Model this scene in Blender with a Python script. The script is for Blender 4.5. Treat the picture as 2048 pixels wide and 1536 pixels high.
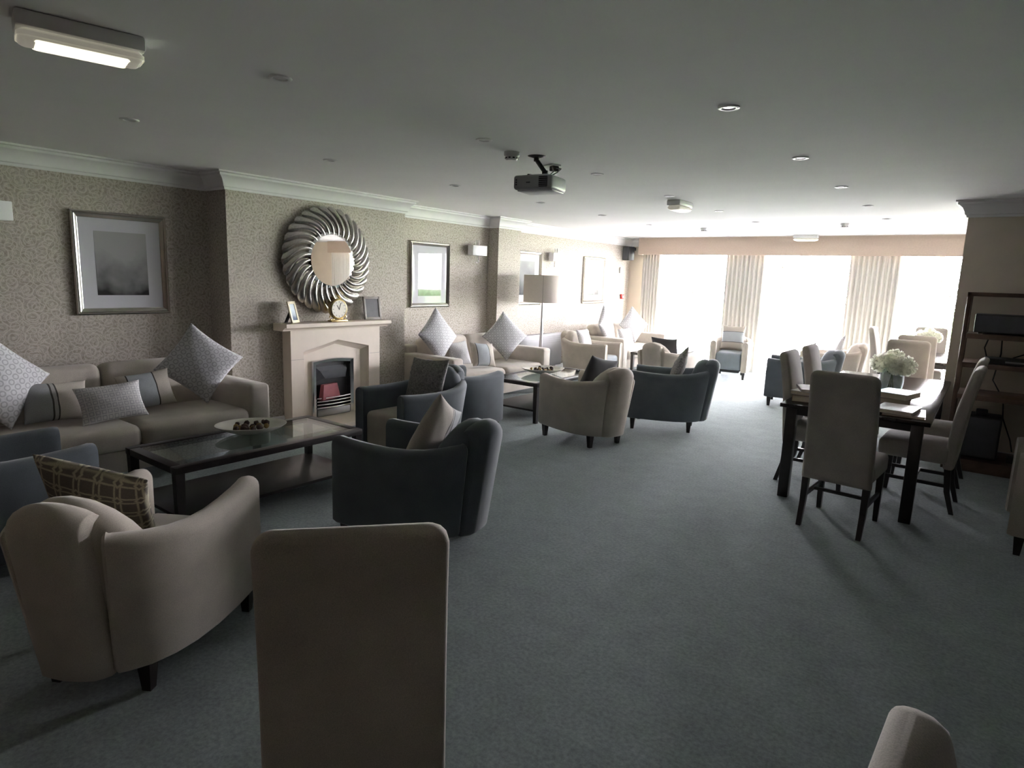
import bpy, bmesh, math, random
from mathutils import Vector, Matrix, Euler
random.seed(7)
for o in list(bpy.data.objects): bpy.data.objects.remove(o)
SC = bpy.context.scene
COL = SC.collection
PI = math.pi
# ------------------------------------------------------------------ camera
H = 1.6
YAW, PITCH, ROLL, FPX = -0.6423, -0.1673, -0.0340, 1259.5
def cam_matrix():
    cy, sy = math.cos(YAW), math.sin(YAW)
    F = Vector((sy*math.cos(PITCH), cy*math.cos(PITCH), math.sin(PITCH)))
    R = Vector((cy, -sy, 0)); D = F.cross(R)
    c, s = math.cos(ROLL), math.sin(ROLL)
    x = c*R + s*D; y = -s*R + c*D
    return Matrix(((x.x, -y.x, -F.x, 0), (x.y, -y.y, -F.y, 0), (x.z, -y.z, -F.z, H), (0, 0, 0, 1)))
cd = bpy.data.cameras.new('camera'); cam = bpy.data.objects.new('camera', cd); COL.objects.link(cam)
cam.matrix_world = cam_matrix(); cd.sensor_fit = 'HORIZONTAL'; cd.sensor_width = 36
cd.lens = FPX/2048*36; cd.clip_start = 0.05; cd.clip_end = 200
SC.camera = cam
# ------------------------------------------------------------------ world and light
W = bpy.data.worlds.new('overcast_sky'); SC.world = W; W.use_nodes = True
bg = W.node_tree.nodes['Background']; bg.inputs[0].default_value = (.985, 0.97, 1.03, 1); bg.inputs[1].default_value = 60.0
sd = bpy.data.lights.new('sun', 'SUN'); sd.energy = 120.0; sd.angle = 0.02; sd.color = (1, .96, .88)
sun = bpy.data.objects.new('sun', sd); COL.objects.link(sun); sun.rotation_euler = (math.radians(24), math.radians(8), 0)
pd = bpy.data.lights.new('window_portal', 'AREA'); pd.shape = 'RECTANGLE'; pd.size = 9.9; pd.size_y = 2.2
pd.cycles.is_portal = True
portal = bpy.data.objects.new('window_portal', pd); COL.objects.link(portal)
portal.location = (-0.75, 12.03, 1.12); portal.rotation_euler = (-PI/2, 0, 0)
vs = SC.view_settings; vs.view_transform = 'Standard'; vs.look = 'None'; vs.gamma = 1; vs.use_curve_mapping = False
vs.exposure = 0.95
# ------------------------------------------------------------------ dimensions of the room
ZC = 2.462
XW, XB, XP = -6.06, -5.71, -5.87
YB = 12.0
YF = -1.1
XR = 5.7
# ------------------------------------------------------------------ materials
class NT:
    def __init__(s, name):
        s.m = bpy.data.materials.new(name); s.m.use_nodes = True
        s.t = s.m.node_tree; s.b = s.t.nodes['Principled BSDF']; s.out = s.t.nodes['Material Output']
    def n(s, typ, **kw):
        nd = s.t.nodes.new(typ)
        for k, v in kw.items():
            if k.startswith('i_'):
                key = k[2:]
                nd.inputs[int(key) if key.isdigit() else key.replace('_', ' ')].default_value = v
            else: setattr(nd, k, v)
        return nd
    def l(s, a, b): s.t.links.new(a, b)
    def co(s, scale=(1, 1, 1), kind='Object'):
        tc = s.n('ShaderNodeTexCoord'); mp = s.n('ShaderNodeMapping'); mp.inputs['Scale'].default_value = scale
        s.l(tc.outputs[kind], mp.inputs[0]); return mp.outputs[0]
    def ramp(s, fac, stops, interp='LINEAR'):
        r = s.n('ShaderNodeValToRGB'); r.color_ramp.interpolation = interp
        e = r.color_ramp.elements
        while len(e) < len(stops): e.new(0.5)
        for el, (p, c) in zip(e, stops): el.position = p; el.color = c if len(c) == 4 else (*c, 1)
        s.l(fac, r.inputs[0]); return r.outputs[0]
    def mix(s, fac, a, b, bt='MIX'):
        mx = s.n('ShaderNodeMix', data_type='RGBA', blend_type=bt)
        for sock, v in ((mx.inputs['Factor'], fac), (mx.inputs['A'], a), (mx.inputs['B'], b)):
            if hasattr(v, 'links'): s.l(v, sock)
            else: sock.default_value = v if not isinstance(v, tuple) or len(v) == 4 else (*v, 1)
        return mx.outputs['Result']
    def math(s, op, a, b=0.0, c=None):
        nd = s.n('ShaderNodeMath', operation=op)
        for i, v in enumerate((a, b, c)):
            if v is None: continue
            if hasattr(v, 'links'): s.l(v, nd.inputs[i])
            else: nd.inputs[i].default_value = v
        return nd.outputs[0]
    def bump(s, h, st=0.3, dist=0.01):
        b = s.n('ShaderNodeBump'); b.inputs['Strength'].default_value = st; b.inputs['Distance'].default_value = dist
        s.l(h, b.inputs['Height']); s.l(b.outputs[0], s.b.inputs['Normal'])
    def base(s, c):
        if hasattr(c, 'links'): s.l(c, s.b.inputs['Base Color'])
        else: s.b.inputs['Base Color'].default_value = (*c, 1)
    def set(s, **kw):
        for k, v in kw.items(): s.b.inputs[k.replace('_', ' ')].default_value = v
M = {}
def noise(t, scale, vec=None, detail=3, rough=.6):
    nz = t.n('ShaderNodeTexNoise'); nz.inputs['Scale'].default_value = scale; nz.inputs['Detail'].default_value = detail
    nz.inputs['Roughness'].default_value = rough
    t.l(vec if vec is not None else t.co(), nz.inputs['Vector']); return nz.outputs['Fac']
def plain(name, col, rough=.5, metal=0, var=.08, vs_=8, bump=0, bs=200, **kw):
    t = NT(name); f = noise(t, vs_)
    c2 = tuple(max(0, x*(1-var)) for x in col); c1 = tuple(min(1, x*(1+var)) for x in col)
    t.base(t.ramp(f, [(.3, c2), (.7, c1)])); t.set(Roughness=rough, Metallic=metal, **kw)
    if bump: t.bump(noise(t, bs, detail=2), bump, .004)
    M[name] = t.m; return t.m
def fabric(name, col, var=.1, sheen=.25):
    t = NT(name); v = t.co()
    f = noise(t, 5, v, 2); g = noise(t, 420, v, 2)
    c1 = tuple(x*(1-var) for x in col); c2 = tuple(x*(1+var) for x in col)
    b = t.ramp(f, [(.3, c1), (.7, c2)])
    wv = t.ramp(g, [(.35, (.82, .82, .82)), (.65, (1.1, 1.1, 1.1))])
    t.base(t.mix(1.0, b, wv, 'MULTIPLY')); t.set(Roughness=.95)
    t.b.inputs['Sheen Weight'].default_value = sheen; t.b.inputs['Sheen Roughness'].default_value = .5
    t.bump(g, .15, .002); M[name] = t.m; return t.m
fabric('beige_fabric', (.50, .445, .375)); fabric('blue_fabric', (.088, .104, .117), .12, .35)
fabric('sofa_fabric', (.53, .48, .415)); fabric('taupe_fabric', (.42, .375, .335)); fabric('charcoal_fabric', (.075, .078, .085), .12, .3)
fabric('seat_blue', (.19, .215, .235)); fabric('seat_beige', (.36, .315, .26))
plain('dark_wood', (.017, .0125, .0115), .32, vs_=20, var=.3)
plain('unseen_wall_dark', (.075, .05, .035), .5, vs_=6, var=.25)  # dark finish for the unseen near walls, keeps bounce light low
plain('brown_wood', (.10, .058, .038), .45, vs_=14, var=.3)
plain('ceiling_white', (.86, .86, .86), .9, var=.02, vs_=1.5)
plain('white_paint', (.82, .82, .82), .5, var=.02)
plain('white_plastic', (.8, .8, .8), .35, var=.02)
plain('cream_wall', (.64, .565, .47), .85, var=.04, vs_=3, bump=.05, bs=120)
plain('stone_cream', (.72, .63, .53), .55, var=.04, vs_=6)
plain('pelmet_fabric', (.50, .405, .33), .9, var=.05, vs_=40)
plain('black_plastic', (.012, .012, .013), .6, var=.2)
plain('grey_plastic', (.36, .36, .37), .45, var=.04)
plain('light_grey_plastic', (.55, .55, .56), .45, var=.04)
plain('chrome', (.8, .8, .82), .12, 1, var=.02)
plain('steel', (.55, .55, .57), .28, 1, var=.03)
plain('gold', (.72, .56, .27), .3, 1, var=.1)
plain('mirror_glass', (.95, .95, .95), .015, 1, var=0)
plain('frame_silver', (.62, .595, .55), .24, 1, var=.05)
plain('mount_card', (.62, .62, .65), .8, var=.02)
plain('red_plastic', (.62, .03, .03), .5)
plain('red_box', (.36, .085, .10), .55, var=.12, vs_=12)
plain('patio_stone', (.42, .41, .41), .9, var=.1, vs_=2)
plain('lawn', (.16, .30, .08), .9, var=.3, vs_=6)
plain('bark', (.03, .022, .016), .9, var=.3, vs_=12, bump=.4, bs=30)
plain('leaf', (.03, .065, .018), .6, var=.5, vs_=3)
plain('leaf_dark', (.014, .035, .018), .6, var=.5, vs_=3)
plain('bowl_glaze', (.78, .75, .68), .25, var=.03)
plain('pod_brown', (.06, .032, .02), .7, var=.5, vs_=60)
plain('pod_ochre', (.30, .20, .06), .7, var=.4, vs_=60)
plain('stem_green', (.06, .075, .03), .6, var=.2)
plain('paper', (.62, .55, .44), .8, var=.08, vs_=90)
plain('cover_grey', (.36, .35, .34), .4, var=.15, vs_=10)
plain('cover_brown', (.20, .12, .08), .4, var=.15, vs_=10)
plain('cover_pale', (.58, .54, .50), .35, var=.25, vs_=8)
plain('shade_fabric', (.66, .59, .53), .85, var=.03, vs_=60)
plain('dark_print', (.035, .036, .037), .3, var=.4, vs_=14)
plain('grey_frame', (.21, .19, .165), .5, var=.15, vs_=40)
plain('cream_frame', (.72, .66, .46), .45, var=.05)
plain('clock_face', (.80, .76, .66), .5, var=.03)
def tm_silver():
    t = NT('ridge_silver'); f = noise(t, 60)
    t.base(t.ramp(f, [(.3, (.42, .40, .37)), (.7, (.58, .555, .52))])); t.set(Roughness=.27, Metallic=1)
    M['ridge_silver'] = t.m
tm_silver()
def tm_glass(name, tint=(1, 1, 1), refl=1.0, gl=.02):
    t = NT(name); tr = t.n('ShaderNodeBsdfTransparent'); tr.inputs[0].default_value = (*tint, 1)
    g = t.n('ShaderNodeBsdfGlossy'); g.inputs['Roughness'].default_value = gl
    lw = t.n('ShaderNodeLayerWeight'); lw.inputs[0].default_value = .5
    fr = t.math('ADD', t.math('MULTIPLY', t.math('POWER', lw.outputs['Facing'], 4.0), .7), .03)
    mx = t.n('ShaderNodeMixShader'); t.l(t.math('MULTIPLY', fr, refl), mx.inputs[0]); t.l(tr.outputs[0], mx.inputs[1]); t.l(g.outputs[0], mx.inputs[2])
    t.l(mx.outputs[0], t.out.inputs[0]); t.t.nodes.remove(t.b); M[name] = t.m
tm_glass('window_glass', (.985, .98, .985)); tm_glass('picture_glass', (1, 1, 1), .22); tm_glass('table_glass', (.80, .88, .86), 1.25); tm_glass('vase_glass', (.88, .93, .94))
def tm_translucent(name, col, w=.5):
    t = NT(name); g = noise(t, 60)
    c = t.ramp(g, [(.3, tuple(x*.94 for x in col)), (.7, col)])
    d = t.n('ShaderNodeBsdfDiffuse'); tl = t.n('ShaderNodeBsdfTranslucent'); mx = t.n('ShaderNodeMixShader'); mx.inputs[0].default_value = w
    t.l(c, d.inputs[0]); t.l(c, tl.inputs[0]); t.l(d.outputs[0], mx.inputs[1]); t.l(tl.outputs[0], mx.inputs[2]); t.l(mx.outputs[0], t.out.inputs[0])
    t.t.nodes.remove(t.b); M[name] = t.m
tm_translucent('curtain_fabric', (.78, .755, .705), .06); tm_translucent('petal_white', (.93, .93, .84), .5)
def tm_emit(name, col, st):
    t = NT(name); f = noise(t, 90, t.co((1, 1, 1)))
    t.base((.85, .83, .75)); t.set(Roughness=.3)
    t.b.inputs['Emission Color'].default_value = (*col, 1); t.b.inputs['Emission Strength'].default_value = st; M[name] = t.m
tm_emit('tube_light', (1, .93, .70), .75); tm_emit('diffuser_light', (1, .94, .75), .08)
def tm_wallpaper():
    t = NT('wallpaper'); tc = t.n('ShaderNodeTexCoord'); sp = t.n('ShaderNodeSeparateXYZ'); t.l(tc.outputs['Object'], sp.inputs[0])
    u = t.math('ADD', sp.outputs[0], sp.outputs[1]); cb = t.n('ShaderNodeCombineXYZ'); t.l(u, cb.inputs[0]); t.l(sp.outputs[2], cb.inputs[1])
    nz = t.n('ShaderNodeTexNoise', noise_dimensions='2D'); nz.inputs['Scale'].default_value = 22; t.l(cb.outputs[0], nz.inputs['Vector'])
    v = t.mix(.013, cb.outputs[0], nz.outputs['Color'], 'LINEAR_LIGHT')
    def rings(scale, freq, off):
        vo = t.n('ShaderNodeTexVoronoi', voronoi_dimensions='2D'); vo.inputs['Scale'].default_value = scale; vo.inputs['Randomness'].default_value = .75
        a = t.n('ShaderNodeVectorMath', operation='ADD'); t.l(v, a.inputs[0]); a.inputs[1].default_value = (off, off*.7, 0); t.l(a.outputs[0], vo.inputs['Vector'])
        s1 = t.math('SINE', t.math('MULTIPLY', vo.outputs['Distance'], freq)); return t.ramp(s1, [(.55, (0, 0, 0)), (.95, (1, 1, 1))])
    r = t.mix(1, rings(7.5, 27, 0), rings(11, 23, 3.3), 'LIGHTEN')
    blot = noise(t, 34, cb.outputs[0], 4)
    b = t.ramp(blot, [(.34, (.29, .255, .20)), (.55, (.41, .37, .32)), (.7, (.46, .425, .38))])
    c = t.mix(t.math('MULTIPLY', r, .62), b, (.60, .555, .49))
    t.base(c); t.set(Roughness=.75); t.bump(r, .12, .003); M['wallpaper'] = t.m
tm_wallpaper()
def tm_carpet():
    t = NT('carpet'); v = t.co(); a = noise(t, 1.1, v, 4, .55); b = noise(t, 55, v, 3, .7); c = noise(t, 500, v, 1); e = noise(t, 7, v, 5, .7)
    base = t.ramp(a, [(.3, (.285, .335, .335)), (.7, (.33, .39, .388))])
    base = t.mix(1, base, t.ramp(b, [(.32, (.72, .74, .74)), (.68, (1.2, 1.18, 1.18))]), 'MULTIPLY')
    base = t.mix(1, base, t.ramp(e, [(.3, (.85, .85, .85)), (.7, (1.1, 1.1, 1.1))]), 'MULTIPLY')
    t.base(base); t.set(Roughness=1.0); t.b.inputs['Sheen Weight'].default_value = .25; t.b.inputs['Specular IOR Level'].default_value = .15
    t.bump(t.math('ADD', c, b), .5, .006); M['carpet'] = t.m
tm_carpet()
def tm_pattern(name, kind, bgc, fgc, scale):
    t = NT(name); v = t.co((scale, scale, 0.0001))
    vo = t.n('ShaderNodeTexVoronoi', voronoi_dimensions='2D'); vo.inputs['Scale'].default_value = 1; vo.inputs['Randomness'].default_value = 0
    if kind != 'ring': vo.distance = 'CHEBYCHEV'
    t.l(v, vo.inputs['Vector']); d = vo.outputs['Distance']
    if kind == 'ring': f = t.ramp(d, [(.22, (0, 0, 0)), (.28, (1, 1, 1)), (.40, (1, 1, 1)), (.46, (0, 0, 0))])
    elif kind == 'square': f = t.ramp(d, [(.20, (0, 0, 0)), (.26, (1, 1, 1)), (.36, (1, 1, 1)), (.42, (0, 0, 0))])
    else:
        mp = t.n('ShaderNodeMapping'); mp.inputs['Location'].default_value = (.5, .5, 0); t.l(v, mp.inputs[0])
        v2 = t.n('ShaderNodeTexVoronoi', voronoi_dimensions='2D', distance='MANHATTAN'); v2.inputs['Scale'].default_value = 1; v2.inputs['Randomness'].default_value = 0; t.l(mp.outputs[0], v2.inputs['Vector'])
        f1 = t.ramp(d, [(.30, (0, 0, 0)), (.34, (1, 1, 1)), (.39, (1, 1, 1)), (.43, (0, 0, 0))])
        f2 = t.ramp(v2.outputs['Distance'], [(.10, (0, 0, 0)), (.16, (1, 1, 1)), (.24, (1, 1, 1)), (.30, (0, 0, 0))])
        f = t.mix(1, f1, f2, 'LIGHTEN')
    g = noise(t, 160)
    c = t.mix(1, t.mix(f, bgc, fgc), t.ramp(g, [(.3, (.85, .85, .85)), (.7, (1.1, 1.1, 1.1))]), 'MULTIPLY')
    t.base(c); t.set(Roughness=.9); t.bump(g, .15, .003); M[name] = t.m
tm_pattern('ring_print', 'ring', (.60, .60, .61), (.40, .40, .41), 20)
tm_pattern('lattice_print', 'square', (.60, .59, .58), (.40, .40, .41), 26)
tm_pattern('link_print', 'link', (.15, .13, .11), (.46, .42, .30), 13)
def tm_stripe(name, stops, axis=0):
    t = NT(name); tc = t.n('ShaderNodeTexCoord'); sp = t.n('ShaderNodeSeparateXYZ'); t.l(tc.outputs['Object'], sp.inputs[0])
    x = t.math('ADD', t.math('MULTIPLY', sp.outputs[axis], 2.0), .5)
    c = t.ramp(x, stops, 'CONSTANT'); g = noise(t, 180)
    t.base(t.mix(1, c, t.ramp(g, [(.3, (.88, .88, .88)), (.7, (1.08, 1.08, 1.08))]), 'MULTIPLY')); t.set(Roughness=.9); M[name] = t.m
BG, BL, DK = (.46, .42, .36), (.40, .43, .45), (.05, .045, .04)
tm_stripe('stripe_print', [(0, BG), (.24, DK), (.258, BL), (.62, DK), (.638, BG)])
tm_stripe('stripe_band', [(0, BG), (.30, DK), (.318, BL), (.68, DK), (.698, BG)], 1)
tm_stripe('stripe_grey', [(0, (.30, .31, .31)), (.40, DK), (.425, (.34, .33, .31)), (.47, DK), (.49, BG)])
def tm_tweed():
    t = NT('tweed'); a = noise(t, 1, t.co((40, 260, 40)), 2); b = noise(t, 1, t.co((260, 40, 40)), 2)
    c = t.ramp(t.math('MULTIPLY', t.math('ADD', a, b), .5), [(.38, (.08, .08, .08)), (.62, (.31, .30, .29))])
    t.base(c); t.set(Roughness=.95); M['tweed'] = t.m
tm_tweed()
def tm_print(name, seed, sky, dark, hor=.45):
    t = NT(name); tc = t.n('ShaderNodeTexCoord'); sp = t.n('ShaderNodeSeparateXYZ'); t.l(tc.outputs['Generated'], sp.inputs[0])
    mp = t.n('ShaderNodeMapping'); mp.inputs['Location'].default_value = (seed, seed*2, seed); t.l(tc.outputs['Object'], mp.inputs[0])
    n1 = noise(t, 5, mp.outputs[0], 3, .5)
    h = t.math('ADD', sp.outputs[2], t.math('MULTIPLY', t.math('SUBTRACT', n1, .5), .8))
    t.base(t.ramp(h, [(0.02, dark), (hor*.5, tuple(.5*a+.5*b for a, b in zip(sky, dark))), (hor+.12, sky), (1, tuple(x*1.05 for x in sky))])); t.set(Roughness=.8); M[name] = t.m
tm_print('landscape_print', .3, (.40, .40, .39), (.018, .018, .016), .55); tm_print('townscape_print', 4.1, (.50, .50, .52), (.10, .10, .11), .5)
tm_print('forest_print', 7.7, (.36, .36, .36), (.03, .032, .035), .9); tm_print('misty_print', 2.2, (.55, .55, .53), (.16, .16, .15), .5); tm_print('beach_photo', 9.1, (.55, .62, .66), (.10, .13, .20), .4)
# ------------------------------------------------------------------ mesh helpers
def finish(bm, name, mat, smooth=True, ang=40):
    me = bpy.data.meshes.new(name); bmesh.ops.recalc_face_normals(bm, faces=bm.faces); bm.to_mesh(me); bm.free()
    if smooth:
        me.polygons.foreach_set('use_smooth', [True]*len(me.polygons)); me.set_sharp_from_angle(angle=math.radians(ang))
    me.materials.append(M[mat]); return me
def obj(name, me, parent=None, loc=(0, 0, 0), rot=(0, 0, 0), scale=None):
    o = bpy.data.objects.new(name, me); COL.objects.link(o); o.parent = parent; o.location = loc; o.rotation_euler = rot
    if scale: o.scale = scale
    return o
def tag(o, label, cat, group=None, kind=None):
    if label: o['label'] = label
    if cat: o['category'] = cat
    if group: o['group'] = group
    if kind: o['kind'] = kind
    return o
def thing(name, label, cat, loc=(0, 0, 0), rz=0, group=None):
    return tag(obj(name, None, None, loc, (0, 0, rz)), label, cat, group)
def struct(o): o['kind'] = 'structure'; return o
def add_box(bm, c, s, bev=0, seg=2, rot=None):
    r = bmesh.ops.create_cube(bm, size=1.0); vs_ = r['verts']
    bmesh.ops.scale(bm, vec=s, verts=vs_)
    if bev:
        es = list({e for v in vs_ for e in v.link_edges})
        rb = bmesh.ops.bevel(bm, geom=es, offset=bev, segments=seg, profile=.5, affect='EDGES')
        vs_ = list({v for f in rb['faces'] for v in f.verts} | {v for v in vs_ if v.is_valid})
    if rot is not None: bmesh.ops.rotate(bm, cent=(0, 0, 0), matrix=rot, verts=vs_)
    bmesh.ops.translate(bm, vec=c, verts=vs_); return vs_
def box(name, mat, c, s, bev=0, seg=2, rot=None):
    bm = bmesh.new(); add_box(bm, c, s, bev, seg, rot); return finish(bm, name, mat)
def box2(name, mat, lo, hi, bev=0, seg=2):
    return box(name, mat, tuple((a+b)/2 for a, b in zip(lo, hi)), tuple(b-a for a, b in zip(lo, hi)), bev, seg)
def add_lathe(bm, prof, n=32, c=(0, 0, 0), sx=1, sy=1):
    rings = []
    for r, z in prof:
        if r < 1e-6: rings.append([bm.verts.new((c[0], c[1], c[2]+z))])
        else: rings.append([bm.verts.new((c[0]+sx*r*math.cos(2*PI*i/n), c[1]+sy*r*math.sin(2*PI*i/n), c[2]+z)) for i in range(n)])
    for a, b in zip(rings, rings[1:]):
        for i in range(n):
            j = (i+1) % n
            if len(a) == 1: bm.faces.new((a[0], b[i], b[j]))
            elif len(b) == 1: bm.faces.new((a[i], a[j], b[0]))
            else: bm.faces.new((a[i], a[j], b[j], b[i]))
def lathe(name, mat, prof, n=32, c=(0, 0, 0), sx=1, sy=1):
    bm = bmesh.new(); add_lathe(bm, prof, n, c, sx, sy); return finish(bm, name, mat)
def add_tube(bm, pts, r, n=8, r2=None):
    pts = [Vector(p) for p in pts]; rings = []
    for k, p in enumerate(pts):
        d = (pts[min(k+1, len(pts)-1)]-pts[max(k-1, 0)]).normalized()
        a = d.orthogonal().normalized() if k == 0 else (pa - d*pa.dot(d)).normalized()
        pa = a; b = d.cross(a); rr = r if r2 is None else r+(r2-r)*k/(len(pts)-1)
        rings.append([bm.verts.new(p+a*rr*math.cos(2*PI*i/n)+b*rr*math.sin(2*PI*i/n)) for i in range(n)])
    for A, B in zip(rings, rings[1:]):
        for i in range(n): bm.faces.new((A[i], A[(i+1) % n], B[(i+1) % n], B[i]))
    bm.faces.new(rings[0]); bm.faces.new(rings[-1])
def tube(name, mat, pts, r, n=8, r2=None):
    bm = bmesh.new(); add_tube(bm, pts, r, n, r2); return finish(bm, name, mat)
def loft(bm, rings, closed=True, caps=True):
    R = [[bm.verts.new(p) for p in r] for r in rings]; n = len(R[0])
    for A, B in zip(R, R[1:]):
        for i in range(n if closed else n-1): bm.faces.new((A[i], A[(i+1) % n], B[(i+1) % n], B[i]))
    if caps: bm.faces.new(R[0]); bm.faces.new(list(reversed(R[-1])))
def prism(name, mat, poly, z0, z1, smooth=False):
    bm = bmesh.new(); loft(bm, [[(x, y, z0) for x, y in poly], [(x, y, z1) for x, y in poly]]); return finish(bm, name, mat, smooth)
def sweep_plan(name, mat, path, prof, closed=False):
    """path: plan points; prof: (offset to the room side, z)"""
    P = [Vector((x, y)) for x, y in path]; rings = []
    for i, p in enumerate(P):
        d1 = (P[i]-P[i-1]).normalized() if i else None; d2 = (P[i+1]-P[i]).normalized() if i < len(P)-1 else None
        n1 = Vector((d1.y, -d1.x)) if d1 else None; n2 = Vector((d2.y, -d2.x)) if d2 else None
        if n1 is None: m = n2
        elif n2 is None: m = n1
        else: m = (n1+n2)/(1+n1.dot(n2))
        rings.append([(p.x+m.x*o, p.y+m.y*o, z) for o, z in prof])
    bm = bmesh.new(); loft(bm, rings); return finish(bm, name, mat, True, 30)
def pillow(name, mat, w, h, t, seed=0, n=16):
    rnd = random.Random(seed); bm = bmesh.new(); g = {}
    ph = [rnd.uniform(0, 6) for _ in range(4)]
    for s in (1, -1):
        for i in range(n+1):
            for j in range(n+1):
                if s == -1 and (i in (0, n) or j in (0, n)): g[s, i, j] = g[1, i, j]; continue
                u = math.sin((2*i/n-1)*PI/2*.98)/math.sin(PI/2*.98); v = math.sin((2*j/n-1)*PI/2*.98)/math.sin(PI/2*.98)
                x = w/2*u*(1-.09*(1-v*v)); y = h/2*v*(1-.09*(1-u*u))
                z = s*t/2*max(0, (1-u*u)*(1-v*v))**.42
                z += .006*math.sin(9*u+ph[0])*math.sin(7*v+ph[1])*(1-u*u)*(1-v*v)
                g[s, i, j] = bm.verts.new((x, y, z))
        for i in range(n):
            for j in range(n): bm.faces.new((g[s, i, j], g[s, i+1, j], g[s, i+1, j+1], g[s, i, j+1]))
    return finish(bm, name, mat, True, 180)
def face_rot(normal, roll=0):
    """rotation whose local z looks along normal, local y up, turned by roll about the normal"""
    z = Vector(normal).normalized(); x = Vector((0, 0, 1)).cross(z).normalized(); y = z.cross(x)
    m = Matrix((x, y, z)).transposed() @ Matrix.Rotation(roll, 3, 'Z'); return m.to_euler()
def clone(root, loc, rz, label=None, group=None):
    r = root.copy(); COL.objects.link(r); r.location = loc; r.rotation_euler = (0, 0, rz)
    if label: r['label'] = label
    if group: r['group'] = group
    for ch in list(root.children):
        c = ch.copy(); COL.objects.link(c); c.parent = r
        for g in list(ch.children):
            d = g.copy(); COL.objects.link(d); d.parent = c
    return r
R_ = math.radians
# ================================================================== THE ROOM
wall_path = [(XW, YF), (XW, 3.16), (XB, 3.16), (XB, 5.39), (XW, 5.39), (XW, 7.40), (XP, 7.40), (XP, 7.95), (XW, 7.95), (XW, YB)]
struct(obj('floor', box2('floor', 'carpet', (-6.4, YF-.2, -.1), (XR+.2, YB+.12, 0))))
struct(obj('ceiling', box2('ceiling', 'ceiling_white', (-6.4, YF-.2, ZC), (XR+.2, YB+.25, ZC+.12))))
struct(obj('wall_left', prism('wall_left', 'wallpaper', wall_path+[(-6.4, YB), (-6.4, YF)], 0, ZC)))
struct(obj('wall_front_unseen', box2('wall_front_unseen', 'unseen_wall_dark', (-6.4, YF-.2, 0), (XR+.2, YF, ZC))))  # unseen wall behind the camera, set close and dark to cut bounce light
struct(obj('wall_right', box2('wall_right', 'unseen_wall_dark', (XR, YF, 0), (XR+.2, 7.6, ZC))))  # unseen near stretch, made dark so it bounces little light
struct(obj('wall_right', box2('wall_right', 'cream_wall', (XR, 7.6, 0), (XR+.2, YB+.2, ZC))))
struct(obj('wall_partition', box2('wall_partition', 'cream_wall', (-.28, 7.53, 0), (XR, 7.75, ZC))))
WX0, WX1, WZ1 = -5.66, 4.25, 2.22
struct(obj('sky_block_slab', box2('sky_block_slab', 'ceiling_white', (-8, YB+.26, 2.46), (7, YB+3.0, 2.6))))  # added slab out of view, blocks high sky light near the windows
struct(obj('wall_back', box2('wall_back', 'cream_wall', (.35, YB, 0), (3.0, YB+.05, WZ1))))  # added infill over hidden window bays, cuts daylight on the left wall
struct(obj('wall_back', box2('wall_back', 'cream_wall', (-6.4, YB, 0), (WX0, YB+.2, ZC))))
struct(obj('wall_back', box2('wall_back', 'cream_wall', (WX1, YB, 0), (XR+.2, YB+.2, ZC))))
struct(obj('wall_back', box2('wall_back', 'cream_wall', (WX0, YB, WZ1), (WX1, YB+.2, ZC))))
cor = [(0, ZC-.155), (.012, ZC-.155), (.018, ZC-.135), (.03, ZC-.128), (.036, ZC-.10), (.052, ZC-.066), (.078, ZC-.044), (.092, ZC-.038), (.094, ZC-.02), (.112, ZC-.014), (.112, ZC), (0, ZC)]
struct(obj('trim_1', sweep_plan('cornice', 'white_paint', wall_path+[(-5.75, YB)], cor)))
struct(obj('trim_2', sweep_plan('cornice', 'white_paint', [(-.28, 7.75), (-.28, 7.53), (XR, 7.53)][::1], cor)))
skp = [(0, 0), (.016, 0), (.016, .09), (.008, .105), (0, .11)]
struct(obj('baseboard_left', sweep_plan('baseboard', 'white_paint', wall_path, skp)))
struct(obj('baseboard_partition', sweep_plan('baseboard', 'white_paint', [(-.28, 7.75), (-.28, 7.53), (XR, 7.53)], skp)))
# window wall: posts every metre or so, rails, a pane of glass between each pair of posts
NP = 10; posts = [WX0+(WX1-WX0)*i/NP for i in range(NP+1)]
post_me = box2('post', 'white_paint', (-.04, -.035, 0), (.04, .035, WZ1), .006)
for n in range(NP):
    a, b = posts[n], posts[n+1]
    w = struct(thing('window_%d' % (n+1), None, None, (0, YB+.1, 0)))
    obj('post', post_me, w, (a, 0, 0))
    if n == NP-1: obj('post', post_me, w, (b, 0, 0))
    obj('rail', box2('rail', 'white_paint', (a+.04, -.03, 0), (b-.04, .03, .07), .005), w)
    obj('rail', box2('rail', 'white_paint', (a+.04, -.03, WZ1-.07), (b-.04, .03, WZ1), .005), w)
    obj('pane', box2('pane', 'window_glass', (a+.04, -.003, .07), (b-.04, .003, WZ1-.07)), w)
pm_ = thing('pelmet', 'long beige fabric pelmet box above the garden windows', 'pelmet', (-5.73, 11.70, 2.137))
obj('front_board', box2('front_board', 'pelmet_fabric', (0, 0, 0), (10.18, .02, ZC-2.139), .004), pm_)
for q in (0, 10.16): obj('end_board', box2('end_board', 'pelmet_fabric', (q, .02, 0), (q+.02, .298, ZC-2.139)), pm_)
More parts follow.
